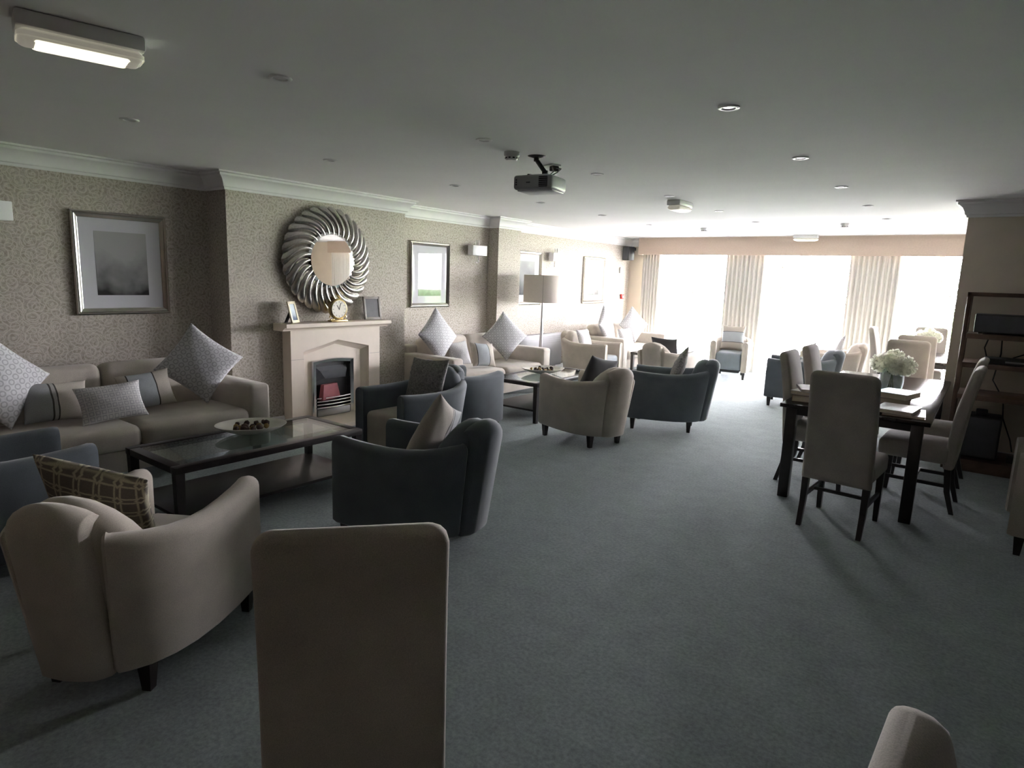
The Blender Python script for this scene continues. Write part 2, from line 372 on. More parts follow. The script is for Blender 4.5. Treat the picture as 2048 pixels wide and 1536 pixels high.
def curtain(x0, x1, label, seed, tie=0):
    rnd = random.Random(seed); nw = int((x1-x0)*11)+2; N = nw*6; rows = 14; bm = bmesh.new(); front = []; back = []
    ph = [rnd.uniform(-.5, .5) for _ in range(N+1)]
    amps = [rnd.uniform(.7, 1.15) for _ in range(nw+2)]
    for j in range(rows+1):
        v = j/rows; z = .02+v*2.155; f = []; bk = []
        for i in range(N+1):
            s = i/N; k = s*nw; wob = .06*math.sin(3*k+seed)*(1-v)
            x = x0+(x1-x0)*(s + tie*(1-v)*(s-.5)*.18) + .012*math.sin(k*2*PI+1)*(1-v)
            y = 11.84+0.045*amps[int(k)]*math.sin(2*PI*k+wob)*(1-.25*v)
            f.append(bm.verts.new((x, y-.003, z))); bk.append(bm.verts.new((x, y+.003, z)))
        front.append(f); back.append(bk)
    for S in (front, back):
        for j in range(rows):
            for i in range(N): bm.faces.new((S[j][i], S[j][i+1], S[j+1][i+1], S[j+1][i]))
    for i in (0, N):
        for j in range(rows): bm.faces.new((front[j][i], back[j][i], back[j+1][i], front[j+1][i]))
    for j in (0, rows):
        for i in range(N): bm.faces.new((front[j][i], back[j][i], back[j][i+1], front[j][i+1]))
    return tag(obj('curtain', finish(bm, 'curtain', 'curtain_fabric', True, 180)), label, 'curtain', 'cream curtains at the garden windows')
curtain(-5.68, -5.31, 'narrow cream curtain at the left end of the windows, behind the far sofa', 1)
curtain(-4.00, -3.31, 'cream pleated curtain behind the beige armchair with a grey seat that faces the room', 2)
curtain(-1.95, -1.22, 'cream pleated curtain nearest the far dining table', 3)
curtain(3.55, 4.42, 'cream curtain at the right end of the windows, seen in the round mirror', 6)
# ------------------------------------------------------------------ outside
struct(obj('patio', box2('patio', 'patio_stone', (-22, YB+.12, -.14), (14, 27, -.06))))
struct(obj('lawn', box2('lawn', 'lawn', (-40, 27, -.16), (40, 70, -.06))))
def tree(name, label, x, y, h, r, seed, mat='leaf', nl=1500, trunk=.12, lo=.35, cat='tree'):
    rnd = random.Random(seed); t = thing(name, label, cat, (x, y, -.06), 0, 'garden trees and shrubs')
    bm = bmesh.new(); tips = []
    add_tube(bm, [(0, 0, 0), (.05*h*rnd.uniform(-1, 1), 0, h*.3), (.08*h*rnd.uniform(-1, 1), 0, h*.75)], trunk, 8, trunk*.4)
    for k in range(9):
        a = rnd.uniform(0, 2*PI); z0 = h*rnd.uniform(lo*.7, .6); L = r*rnd.uniform(.6, 1)
        p = [(0, 0, z0), (math.cos(a)*L*.5, math.sin(a)*L*.5, z0+L*.35), (math.cos(a)*L, math.sin(a)*L, z0+L*rnd.uniform(.5, 1))]
        add_tube(bm, p, trunk*.35, 6, trunk*.1); tips.append(Vector(p[2])); tips.append(Vector(p[1]))
    obj('trunk', finish(bm, 'trunk', 'bark'), t)
    bm = bmesh.new()
    for k in range(nl):
        c = rnd.choice(tips)+Vector((rnd.gauss(0, .3)*r, rnd.gauss(0, .3)*r, rnd.gauss(0, .22)*r))
        s = rnd.uniform(.04, .09)*max(.6, h/4); m = Euler((rnd.uniform(0, 6), rnd.uniform(0, 6), rnd.uniform(0, 6))).to_matrix()
        q = [c+m@Vector(v)*s for v in ((0, -1, 0), (.45, -.1, .12), (0, 1, 0), (-.45, -.1, .12))]
        vv = [bm.verts.new(p) for p in q]; bm.faces.new((vv[0], vv[1], vv[2])); bm.faces.new((vv[0], vv[2], vv[3]))
    tag(obj('foliage', finish(bm, 'foliage', mat, False), t), None, None, None, 'stuff')
tree('garden_tree', 'tree with sloping branches seen through the middle window', -4.7, 18.6, 3.6, 1.5, 3, 'leaf', 1300, .09)
tree('garden_tree', 'dark green tree seen in the middle window beside the branching one', -4.2, 25.5, 3.0, 1.1, 5, 'leaf_dark', 1600, .1)
tree('garden_tree', 'small tree seen through the left window', -8.2, 21, 2.6, .9, 8, 'leaf_dark', 900, .08)
tree('garden_tree', 'tree seen through the right window beside the partition', -.9, 20, 2.7, 1.1, 9, 'leaf', 1200, .08)
tree('garden_shrub', 'low green shrub seen through the bottom of the left window', -7.2, 17.6, 1.0, .45, 12, 'leaf', 600, .04, .3, 'shrub')
# ================================================================== CEILING FITTINGS
dl_ring = lathe('ring', 'white_plastic', [(.030, 0), (.034, -.006), (.046, -.008), (.052, -.005), (.053, 0)], 28)
dl_lamp = lathe('lamp', 'steel', [(0, -.002), (.02, -.003), (.032, -.001), (.032, 0)], 20)
rows = {'nearest the fireplace wall': -4.286, 'down the middle of the ceiling': -2.716, 'on the dining side': -1.153}
words = ['first', 'second', 'third', 'fourth', 'fifth', 'sixth', 'seventh']
for rn, x in rows.items():
    for i in range(7):
        y = 1.787+1.457*i
        if (rn == 'on the dining side' and i == 0): continue
        t = thing('downlight', '%s white recessed downlight from the camera in the row %s' % (words[i if x != -1.153 else i-1], rn), 'downlight', (x, y, ZC), 0, 'recessed ceiling downlights')
        obj('ring', dl_ring, t); obj('lamp', dl_lamp, t)
def smoke(x, y, label, s=1):
    t = thing('smoke_detector', label, 'detector', (x, y, ZC))
    obj('base', lathe('base', 'white_plastic', [(0, 0), (.055*s, 0), (.055*s, -.022*s), (.050*s, -.03*s), (0, -.03*s)], 28), t)
    obj('sensor_head', lathe('sensor_head', 'white_plastic', [(.047*s, -.028*s), (.045*s, -.045*s), (.035*s, -.056*s), (0, -.058*s)], 28), t)
    bm = bmesh.new()
    for k in range(10):
        a = 2*PI*k/10; add_box(bm, (.0455*s*math.cos(a), .0455*s*math.sin(a), -.0385*s), (.004, .018*s, .009*s), 0, 1, None) if False else add_box(bm, (0, 0, 0), (.006, .014*s, .009*s), 0, 1, Matrix.Rotation(a, 3, 'Z'))
        bmesh.ops.translate(bm, vec=(.0445*s*math.cos(a), .0445*s*math.sin(a), -.042*s), verts=bm.verts[-8:])
    obj('vents', finish(bm, 'vents', 'black_plastic', False), t)
smoke(-2.80, 3.65, 'white domed smoke detector beside the projector mount')
smoke(-3.72, 9.83, 'white smoke detector near the left end of the beige pelmet')
smoke(-1.70, 9.58, 'white sensor on the ceiling near the right end of the pelmet')
def strip(x, y, rz, label, L=.40, w=.15):
    t = thing('emergency_light', label, 'light fitting', (x, y, ZC), rz)
    obj('housing', box2('housing', 'white_plastic', (-L/2, -w/2, -.055), (L/2, w/2, 0), .01), t)
    obj('diffuser', box2('diffuser', 'diffuser_light', (-L/2+.002, -w/2+.004, -.098), (L/2-.002, w/2-.004, -.053), .03, 4), t)
    obj('tube', box2('tube', 'tube_light', (-L*.37, -w*.40, -.1015), (L*.37, w*.40, -.085), .012, 3), t)
strip(-2.83, 1.03, R_(77), 'lit white emergency strip light on the ceiling nearest the camera')
strip(-2.79, 6.62, R_(88), 'lit white emergency light on the ceiling in the middle of the room', .34)
strip(-2.60, 11.50, R_(4), 'lit white emergency light against the beige pelmet', .38)
# ------------------------------------------------------------------ projector
pj = thing('projector', 'grey ceiling projector hanging from a black arm', 'projector', (-2.69, 3.85, 2.21), R_(10))
# local x runs along the long front, local -y is the front that looks at the camera
bm = bmesh.new(); add_box(bm, (0, 0, .055), (.30, .27, .10), .022, 4)
obj('body', finish(bm, 'body', 'grey_plastic'), pj)
obj('bottom_panel', box2('bottom_panel', 'light_grey_plastic', (-.13, -.10, -.002), (.14, .11, .01), .004), pj)
obj('vent_grille', box2('vent_grille', 'black_plastic', (.05, -.138, .02), (.118, -.13, .09), .006), pj)
for k in range(5): obj('vent_slat', box2('vent_slat', 'grey_plastic', (.053, -.140, .027+k*.013), (.115, -.137, .030+k*.013)), pj)
obj('lens', lathe('lens', 'black_plastic', [(0, 0), (.03, 0), (.034, .012), (.022, .016), (0, .012)], 24), pj, (-.06, .136, .055), (-PI/2, 0, 0))
obj('mount_plate', box2('mount_plate', 'steel', (-.06, -.06, .105), (.08, .06, .118), .004), pj)
obj('badge', box2('badge', 'charcoal_fabric', (-.045, -.1365, .048), (-.015, -.1345, .056)), pj)
for q in range(3): obj('control_button', box2('control_button', 'black_plastic', (-.128, -.1365, .035+q*.016), (-.118, -.1345, .043+q*.016)), pj)
bm = bmesh.new(); add_tube(bm, [(.03, .01, .115), (.03, .01, .15)], .022, 10); add_tube(bm, [(.03, .01, .14), (-.035, 0, .225)], .016, 10); add_tube(bm, [(-.035, 0, .215), (-.035, 0, .248)], .02, 10)
obj('mount_arm', finish(bm, 'mount_arm', 'black_plastic'), pj)
obj('ceiling_plate', lathe('ceiling_plate', 'black_plastic', [(0, .240), (.03, .241), (.065, .2515), (0, .2515)], 24), pj, (-.035, 0, 0))
for k, pts in enumerate([[(-.10, -.02, .105), (-.09, -.02, .125), (-.03, 0, .118), (.02, .01, .125)], [(.06, .03, .112), (.075, .12, .15), (.05, .25, .20), (-.02, .33, .222)], [(.05, .03, .115), (.05, .12, .16), (-.06, .33, .238)]]):
    obj('cable', tube('cable', 'black_plastic', pts, .005, 6), pj)
sk = thing('ceiling_socket', 'white ceiling socket plate with a black plug behind the projector', 'socket', (-2.84, 4.20, ZC), R_(-20))
obj('plate', box2('plate', 'white_plastic', (-.075, -.045, -.012), (.075, .045, 0), .004), sk)
obj('plug', box2('plug', 'black_plastic', (.02, -.03, -.05), (.07, .03, -.011), .008), sk)
# ================================================================== FIREPLACE WALL
SX = -5.56    # front of the surround
fp = thing('fireplace_surround', 'cream stone fireplace surround with a low pointed arch', 'fireplace', (SX, 4.28, 0), PI/2)
# local: x along -... here local x = +Y world, local -y = +X world (towards the room)
def front_poly(name, mat, pts, y0, y1, parent, bev=0):
    bm = bmesh.new(); loft(bm, [[(x, y0, z) for x, z in pts], [(x, y1, z) for x, z in pts]])
    return obj(name, finish(bm, name, mat, False), parent)
ox0, ox1, ih = -.41, .41, 1.0
arch = [(-.43, .05), (-.43, .775), (0, .88), (.42, .79), (.42, .05)]
front_poly('arch_frame', 'stone_cream', [(-.58, .05), (-.58, 1.0), (.58, 1.0), (.58, .05)]+arch[::-1], 0, .143, fp)
ar2 = [(-.385, .05), (-.385, .735), (0, .83), (.345, .745), (.345, .05)]
bm = bmesh.new(); loft(bm, [[(x, -.001, z) for x, z in arch], [(x, .02, z) for x, z in [(a*.975, b-.008*(b > .1)) for a, b in arch]], [(x, .06, z) for x, z in ar2]], closed=False, caps=False)
obj('arch_moulding', finish(bm, 'arch_moulding', 'stone_cream', True, 25), fp)
front_poly('back_panel', 'stone_cream', [(-.43, .05), (-.43, .80), (0, .88), (.43, .80), (.43, .05), (.222, .05), (.222, .655), (-.292, .655), (-.292, .05)], .061, .14, fp)
bm = bmesh.new(); prof = [(-.02, 1.0), (-.025, 1.012), (-.055, 1.03), (-.055, 1.036), (-.09, 1.036), (-.09, 1.072), (.142, 1.072), (.142, 1.0)]
loft(bm, [[(x, y, z) for y, z in prof] for x in (-.68, .68)])
obj('mantel_shelf', finish(bm, 'mantel_shelf', 'stone_cream', False), fp)
obj('hearth', box2('hearth', 'stone_cream', (-.62, -.36, 0), (.62, .143, .05), .008), fp)
for s in (-1, 1): obj('joint', box2('joint', 'grey_frame', (s*.505-.075, -.0006, .70), (s*.505+.075, .001, .7025)), fp)
# electric fire standing in the arch
ef = thing('electric_fire', 'chrome framed electric fire with a black interior', 'fire', (SX-.05, 4.245, .05), PI/2)
def arched(x, w, z0, z1, rise, n=10):
    return [(x-w, z0), (x-w, z1)] + [(x-w+2*w*i/n, z1+rise*math.sin(PI*i/n)) for i in range(1, n)] + [(x+w, z1), (x+w, z0)]
bm = bmesh.new(); o1 = arched(0, .275, 0, .61, .025); i1 = arched(0, .225, .0, .575, .018)
loft(bm, [[(x, .0105, z) for x, z in o1], [(x, -.012, z) for x, z in o1], [(x, -.022, z) for x, z in [(a*.95, b-.01*(b > .1)) for a, b in o1]], [(x, -.012, z) for x, z in i1], [(x, .055, z) for x, z in i1]], closed=False, caps=False)
obj('chrome_frame', finish(bm, 'chrome_frame', 'chrome', True, 50), ef)
obj('firebox', front_poly('firebox', 'black_plastic', arched(0, .23, 0, .58, .018), .045, .058, None).data, ef) if False else front_poly('firebox', 'black_plastic', arched(0, .23, 0, .58, .018), .045, .058, ef)
bm = bmesh.new(); loft(bm, [[(-.2, .04, .54), (.2, .04, .54), (.2, .04, .40), (-.2, .04, .40)], [(-.17, -.005, .50), (.18, -.005, .50), (.16, .0, .41), (-.10, .0, .41)]])
obj('hood', finish(bm, 'hood', 'charcoal_fabric', False), ef)
for k in range(4): obj('fret_bar', tube('fret_bar', 'chrome', [(-.22+.44*i/8, -.012-.03*math.sin(PI*i/8), .205-.035*k) for i in range(9)], .008, 8), ef)
obj('ash_pan', box2('ash_pan', 'steel', (-.215, -.02, .004), (.215, .03, .085), .01), ef)
rb = thing('red_box', 'red cardboard box lying inside the electric fire', 'box', (SX-.038, 4.20, .255), PI/2+R_(12))
bm = bmesh.new(); loft(bm, [[(-.13, -.01, 0), (.15, -.01, 0), (.15, .05, 0), (-.13, .05, 0)], [(-.10, .0, .165), (.105, -.005, .165), (.105, .045, .165), (-.10, .045, .165)]])
tag(rb, None, None); obj('carton', finish(bm, 'carton', 'red_box', False), rb, (0, 0, -.02)); 
# ------------------------------------------------------------------ round mirror
MC = Vector((XB+.02, 4.25, 1.715))
mir = thing('round_mirror', 'round wall mirror in a swirling silver ridged frame', 'mirror', MC, PI/2)
# local: x = +Y world (right seen from the room), -y = into the room, z up
obj('backing', lathe('backing', 'steel', [(0, 0), (.50, 0), (.53, .012), (.50, .03), (.27, .045), (0, .045)], 64), mir, (0, .018, 0), (PI/2, 0, 0))
NR = 30; RI, RO = .265, .545; bm = bmesh.new(); nu, nv = 18, 8; grid = []
for i in range(nu+1):
    t_ = i/nu; r = RI+(RO-RI)*t_; th = .52*t_**1.7; row = []
    dr = RO-RI; dth = .52*1.7*t_**.7 if t_ > 0 else 0
    tx, tz = dr*math.cos(th)-r*dth*math.sin(th), dr*math.sin(th)+r*dth*math.cos(th); L = math.hypot(tx, tz); nx, nz = -tz/L, tx/L
    wd = 1.22*PI*r/NR*(1 if t_ < .88 else math.sqrt(max(.04, 1-((t_-.88)/.12)**2*.92)))*math.cos(math.atan2(r*dth, dr))**.6
    hh = (.058*math.sin(PI*min(1, .30+t_*.70))**.8+.016)*(1 if t_ < .9 else 1-.6*((t_-.9)/.1)**2)
    for j in range(nv+1):
        s = 2*j/nv-1; prof_h = (1-abs(s)**2.0)**.7*(1+.25*s)
        row.append(bm.verts.new((r*math.cos(th)+nx*wd*s, -.012-hh*prof_h-.012, r*math.sin(th)+nz*wd*s)))
    grid.append(row)
for i in range(nu):
    for j in range(nv): bm.faces.new((grid[i][j], grid[i][j+1], grid[i+1][j+1], grid[i+1][j]))
ridge = finish(bm, 'ridge', 'ridge_silver', True, 180)
for k in range(NR): obj('ridge', ridge, mir, (0, 0, 0), (0, -2*PI*k/NR, 0))
obj('rim', lathe('rim', 'ridge_silver', [(.28, .0), (.28, .06), (.291, .068), (.301, .055), (.303, 0)], 64), mir, (0, -.015, 0), (PI/2, 0, 0))
bm = bmesh.new(); add_lathe(bm, [(0, .030), (.265, .030), (.292, .022), (.292, 0), (0, 0)], 64)
obj('mirror_glass', finish(bm, 'mirror_glass', 'mirror_glass', True, 5), mir, (0, -.062, 0), (PI/2, 0, 0))
# ------------------------------------------------------------------ mantel ornaments
MZ = 1.072
ck = thing('mantel_clock', 'small gold mantel clock with a round cream dial', 'clock', (-5.56, 4.28, MZ), PI/2)
obj('base', box2('base', 'gold', (-.105, -.035, 0), (.105, .035, .02), .005), ck)
obj('case', lathe('case', 'gold', [(0, -.03), (.09, -.03), (.108, -.02), (.112, .0), (.108, .02), (.097, .026), (.093, .02), (0, .02)], 40), ck, (0, 0, .135), (PI/2, 0, 0))
obj('dial', lathe('dial', 'clock_face', [(0, .0), (.092, .0), (.092, .003), (0, .003)], 40), ck, (0, -.021, .135), (PI/2, 0, 0))
obj('dial', lathe('dial', 'clock_face', [(0, .0), (.092, .0), (.092, .003), (0, .003)], 40), ck, (0, -.021, .135), (-PI/2, 0, 0)) if False else None
for a, L in ((R_(35), .05), (R_(-20), .07)):
    obj('hand', box2('hand', 'black_plastic', (-.003, -.0265, -.008), (.003, -.0245, L)), ck, (0, 0, .135), (0, -a, 0))
for k in range(12):
    a = k*PI/6; obj('hour_mark', box2('hour_mark', 'black_plastic', (-.0025, -.0258, .070), (.0025, -.0244, .082)), ck, (0, 0, .135), (0, a, 0))
for s in (-1, 1):
    obj('scroll', tube('scroll', 'gold', [(s*(.075+.03*math.cos(q*.55))-s*.0, 0, .045+.028*math.sin(q*.55)) for q in range(11)], .008, 8), ck)
def stand_frame(label, loc, rz, mat, pmat, w, h, tilt, name='photo_frame'):
    t = thing(name, label, 'photo frame', loc, rz); b = .028; T = R_(tilt)
    piv = obj('frame', None) if False else None
    bm = bmesh.new()
    for c, s in (((0, 0, b/2), (w, .016, b)), ((0, 0, h-b/2), (w, .016, b)), ((-w/2+b/2, 0, h/2), (b, .016, h)), ((w/2-b/2, 0, h/2), (b, .016, h))): add_box(bm, c, s, .003)
    obj('frame', finish(bm, 'frame', mat), t, (0, 0, .004), (-T, 0, 0))
    obj('photo', box2('photo', pmat, (-w/2+b, -.002, b), (w/2-b, .006, h-b)), t, (0, 0, .004), (-T, 0, 0))
    obj('easel', box2('easel', 'black_plastic', (-.03, -.003, 0), (.03, .003, h*.6)), t, (0, .105, .003), (R_(24), 0, 0))
stand_frame('small cream photo frame with a beach photo at the left end of the mantel', (-5.57, 3.77, MZ), R_(118), 'cream_frame', 'beach_photo', .15, .22, 14)
stand_frame('grey wooden photo frame with a dark picture at the right end of the mantel', (-5.60, 4.80, MZ), R_(88), 'grey_frame', 'dark_print', .235, .26, 8)
# ------------------------------------------------------------------ framed pictures
def picture(y0, y1, label, pm, pin):
    z0, z1, b = 1.17, 2.03, .055; yc, zc = (y0+y1)/2, (z0+z1)/2; w, h = y1-y0, z1-z0
    t = thing('framed_picture', label, 'picture', (XW+.003, yc, zc), PI/2, 'framed pictures along the wallpapered wall')
    prof = [(0, 0), (0, -.022), (.010, -.030), (.020, -.022), (.026, -.028), (.038, -.022), (.046, -.014), (b, -.010), (b, 0)]
    bm = bmesh.new(); rings = []
    for sx, sz in ((-1, -1), (1, -1), (1, 1), (-1, 1), (-1, -1)): rings.append([(sx*(w/2-o), d, sz*(h/2-o)) for o, d in prof])
    loft(bm, rings, True, False); bmesh.ops.remove_doubles(bm, verts=bm.verts, dist=1e-5)
    obj('frame', finish(bm, 'frame', 'frame_silver', True, 25), t)
    obj('mount', box2('mount', 'mount_card', (-w/2+b-.004, -.006, -h/2+b-.004), (w/2-b+.004, -.001, h/2-b+.004)), t)
    px, pt, pb = pin
    obj('print', box2('print', pm, (-px, -.0075, pb), (px, -.005, pt)), t)
    obj('pane', box2('pane', 'picture_glass', (-w/2+b-.002, -.0105, -h/2+b-.002), (w/2-b+.002, -.0095, h/2-b+.002)), t)
picture(2.015, 2.765, 'silver framed misty dark landscape above the front sofa', 'landscape_print', (.205, .27, -.265))
picture(5.79, 6.54, 'silver framed print reflecting the windows, right of the chimney breast', 'townscape_print', (.215, .29, -.28))
picture(8.01, 8.78, 'silver framed dark picture partly behind the floor lamp shade', 'forest_print', (.205, .27, -.27))
picture(10.15, 10.95, 'pale framed picture above the far sofa by the windows', 'misty_print', (.205, .27, -.27))
# ------------------------------------------------------------------ wall lights
def sconce(y, label):
    t = thing('wall_light', label, 'wall light', (XW, y, 1.965), PI/2, 'box shaded wall lights')
    obj('shade', box2('shade', 'white_paint', (-.155, -.13, -.07), (.155, -.03, .07), .004), t)
    bm = bmesh.new(); r = .006
    add_tube(bm, [(-.035, -.075, -.17), (-.035, -.075, .145), (.03, -.075, .145), (.03, -.075, -.17), (-.035, -.075, -.17)], .0085, 8)
    obj('chrome_loop', finish(bm, 'chrome_loop', 'chrome'), t)
    obj('back_plate', box2('back_plate', 'chrome', (-.05, -.012, -.045), (.05, 0, .045), .003), t)
    obj('bracket', box2('bracket', 'chrome', (-.012, -.035, -.012), (.012, -.005, .012)), t)
sconce(1.46, 'white box wall light left of the landscape picture at the photo edge')
sconce(7.06, 'white box wall light between the reflecting print and the wall pier')
sconce(9.12, 'white box wall light above and behind the floor lamp shade')
# small wall fittings
sp = thing('loudspeaker', 'small black loudspeaker high in the corner beside the pelmet', 'speaker', (-5.95, 11.72, 2.02), R_(-20))
obj('cabinet', box2('cabinet', 'black_plastic', (-.09, -.08, 0), (.09, .08, .27), .012), sp)
obj('grille', box2('grille', 'charcoal_fabric', (-.078, -.088, .015), (.078, -.079, .255), .004), sp)
obj('bracket', box2('bracket', 'black_plastic', (-.02, .08, .20), (.02, .18, .26)), sp)
ca = thing('fire_call_point', 'red fire alarm call point on the wallpaper near the window corner', 'alarm', (XW, 11.73, 1.29), PI/2)
obj('case', box2('case', 'red_plastic', (-.045, -.04, -.045), (.045, 0, .045), .006), ca); obj('label_plate', box2('label_plate', 'white_plastic', (-.025, -.043, -.025), (.025, -.039, .025)), ca)
ts = thing('wall_thermostat', 'small white control box on the wallpaper above the red call point', 'thermostat', (XW, 11.62, 1.82), PI/2)
obj('case', box2('case', 'white_plastic', (-.04, -.03, -.06), (.04, 0, .06), .006), ts); obj('dial', box2('dial', 'grey_plastic', (-.02, -.034, -.02), (.02, -.029, .02), .004), ts)
ht = thing('wall_heater', 'grey panel heater on the wall behind the floor lamp', 'heater', (XW, 8.75, .12), PI/2)
obj('case', box2('case', 'grey_plastic', (-.62, -.12, 0), (.62, -.01, .56), .015), ht)
for k in range(4): obj('grille_slot', box2('grille_slot', 'grey_plastic', (-.55, -.1215, .40+k*.035), (.55, -.119, .412+k*.035)), ht)
for s in (-.4, .4): obj('foot', box2('foot', 'grey_plastic', (s-.03, -.12, -.12), (s+.03, -.01, .005)), ht)
# ================================================================== FLOOR LAMP
fl = thing('floor_lamp', 'floor lamp with a chrome stem and beige drum shade', 'lamp', (-5.45, 7.99, 0))
obj('base', lathe('base', 'chrome', [(0, 0), (.15, 0), (.15, .012), (.06, .03), (0, .03)], 40), fl)
obj('pole', lathe('pole', 'steel', [(.0, .028), (.045, .028), (.03, .5), (.016, 1.1), (.012, 1.42), (0, 1.42)], 20), fl)
obj('lamp_shade', lathe('lamp_shade', 'shade_fabric', [(.292, 1.245), (.295, 1.245), (.295, 1.65), (.292, 1.65), (.288, 1.645), (.288, 1.25), (.292, 1.245)], 48), fl)
obj('spider', tube('spider', 'steel', [(-.288, 0, 1.44), (.288, 0, 1.44)], .005, 6), fl)
obj('bulb', lathe('bulb', 'white_plastic', [(0, 1.40), (.02, 1.40), (.035, 1.46), (.03, 1.50), (0, 1.52)], 16), fl)
obj('seam', box2('seam', 'taupe_fabric', (-.004, -.2965, 1.248), (.004, -.2925, 1.647)), fl, (0, 0, 0), (0, 0, R_(34)))
# ================================================================== SOFAS  (local +x = front, y along the sofa)
def sofa(y, x, label, W_=2.08, rz=0):
    t = thing('sofa', label, 'sofa', (x, y, 0), rz, 'beige two-seat sofas along the wallpapered wall')
    D = .94; aw = .19; m = 'sofa_fabric'; hw = W_/2
    obj('base', box2('base', m, (-D/2+.03, -hw+aw*.5, .10), (D/2-.03, hw-aw*.5, .27), .02), t)
    for s in (-1, 1):
        obj('arm', box2('arm', m, (-D/2+.04, s*(hw-aw/2)-aw/2, .10), (D/2, s*(hw-aw/2)+aw/2, .635), .035, 4), t)
        sc_ = box2('seat_cushion', m, (-D/2+.22, min(0, s*(hw-aw)), .265), (D/2+.015, max(0, s*(hw-aw)), .445), .065, 5)
        obj('seat_cushion', sc_, t)
        bm = bmesh.new(); add_box(bm, (0, 0, 0), (.20, hw-aw-.006, .44), .07, 5)
        for v in bm.verts: v.co.x += .02*(1-(v.co.z/.22)**2)*(1 if v.co.x > 0 else 0)
        obj('back_cushion', finish(bm, 'back_cushion', m), t, (-D/2+.20, s*(hw-aw)/2, .60), (0, R_(-11), 0))
        for q in (-1, 1): obj('leg', box2('leg', 'dark_wood', (q*(D/2-.09)-.025, s*(hw-.09)-.025, 0), (q*(D/2-.09)+.025, s*(hw-.09)+.025, .105)), t)
    obj('back_frame', box2('back_frame', m, (-D/2, -hw+.03, .10), (-D/2+.15, hw-.03, .73), .04, 4), t)
    return t
sofa(1.985, -5.33, 'beige sofa with five cushions at the left edge, nearest the camera')
sofa(6.42, -5.37, 'beige sofa between the fireplace and the floor lamp', 2.05)
sofa(10.56, -5.35, 'beige sofa in the far corner beside the curtain', 1.86)
CUSH = {}
def cushion(mat, w, h, t_, loc, normal, roll, label, name='cushion', part=None):
    key = (mat, w, h, t_)
    if key not in CUSH: CUSH[key] = pillow(name, mat, w, h, t_, len(CUSH))
    o = obj(name, CUSH[key], None, loc, face_rot(normal, R_(roll))); tag(o, label, 'cushion', None); return o
big = ('ring_print', .50, .50, .17)
# front sofa
cushion(*big, (-5.355, 1.28, .79), (1, .30, .30), 45, 'large grey ring-print cushion on the front sofa, cut by the left photo edge')
cushion('stripe_grey', .44, .30, .13, (-5.33, 1.60, .60), (1, .12, .40), -4, 'grey cushion with a dark stripe behind the lattice cushion, left side of front sofa')
cushion('lattice_print', .44, .29, .13, (-5.13, 1.89, .585), (1, -.12, .52), 4, 'pale lattice-print oblong cushion in the middle of the front sofa')
cushion('stripe_print', .40, .30, .12, (-5.33, 2.22, .61), (1, -.1, .35), 6, 'small cushion with a dark stripe between lattice and ring-print cushions, front sofa')
cushion(*big, (-5.335, 2.66, .788), (1, -.42, .28), 52, 'large grey ring-print cushion standing on its corner at the right arm of the front sofa')
# middle sofa
cushion(*big, (-5.40, 5.66, .865), (1, .04, .22), 40, 'large ring-print cushion against the left arm of the middle sofa')
cushion('lattice_print', .36, .32, .12, (-5.40, 6.06, .61), (1, .0, .35), 2, 'small lattice cushion tucked behind the striped one on the middle sofa')
cushion('stripe_print', .38, .32, .14, (-5.14, 6.22, .608), (1, -.15, .40), -6, 'beige and grey striped cushion at the front of the middle sofa')
cushion(*big, (-5.36, 6.96, .79), (1, -.50, .26), 45, 'large ring-print cushion balanced on its corner right on the middle sofa')
# far sofa
cushion(*big, (-5.38, 9.90, .835), (1, .15, .2), 42, 'large ring-print cushion seen edge-on at the left of the far sofa')
cushion('stripe_print', .38, .30, .12, (-5.42, 10.15, .60), (1, .1, .35), 0, 'small striped cushion half hidden behind others on the far sofa')
cushion('lattice_print', .36, .32, .12, (-5.15, 10.24, .62), (1, -.2, .35), 3, 'small pale lattice cushion at the front of the far sofa')
cushion(*big, (-5.36, 10.94, .80), (1, -.45, .24), 45, 'large pale ring-print cushion by the curtain on the far sofa')
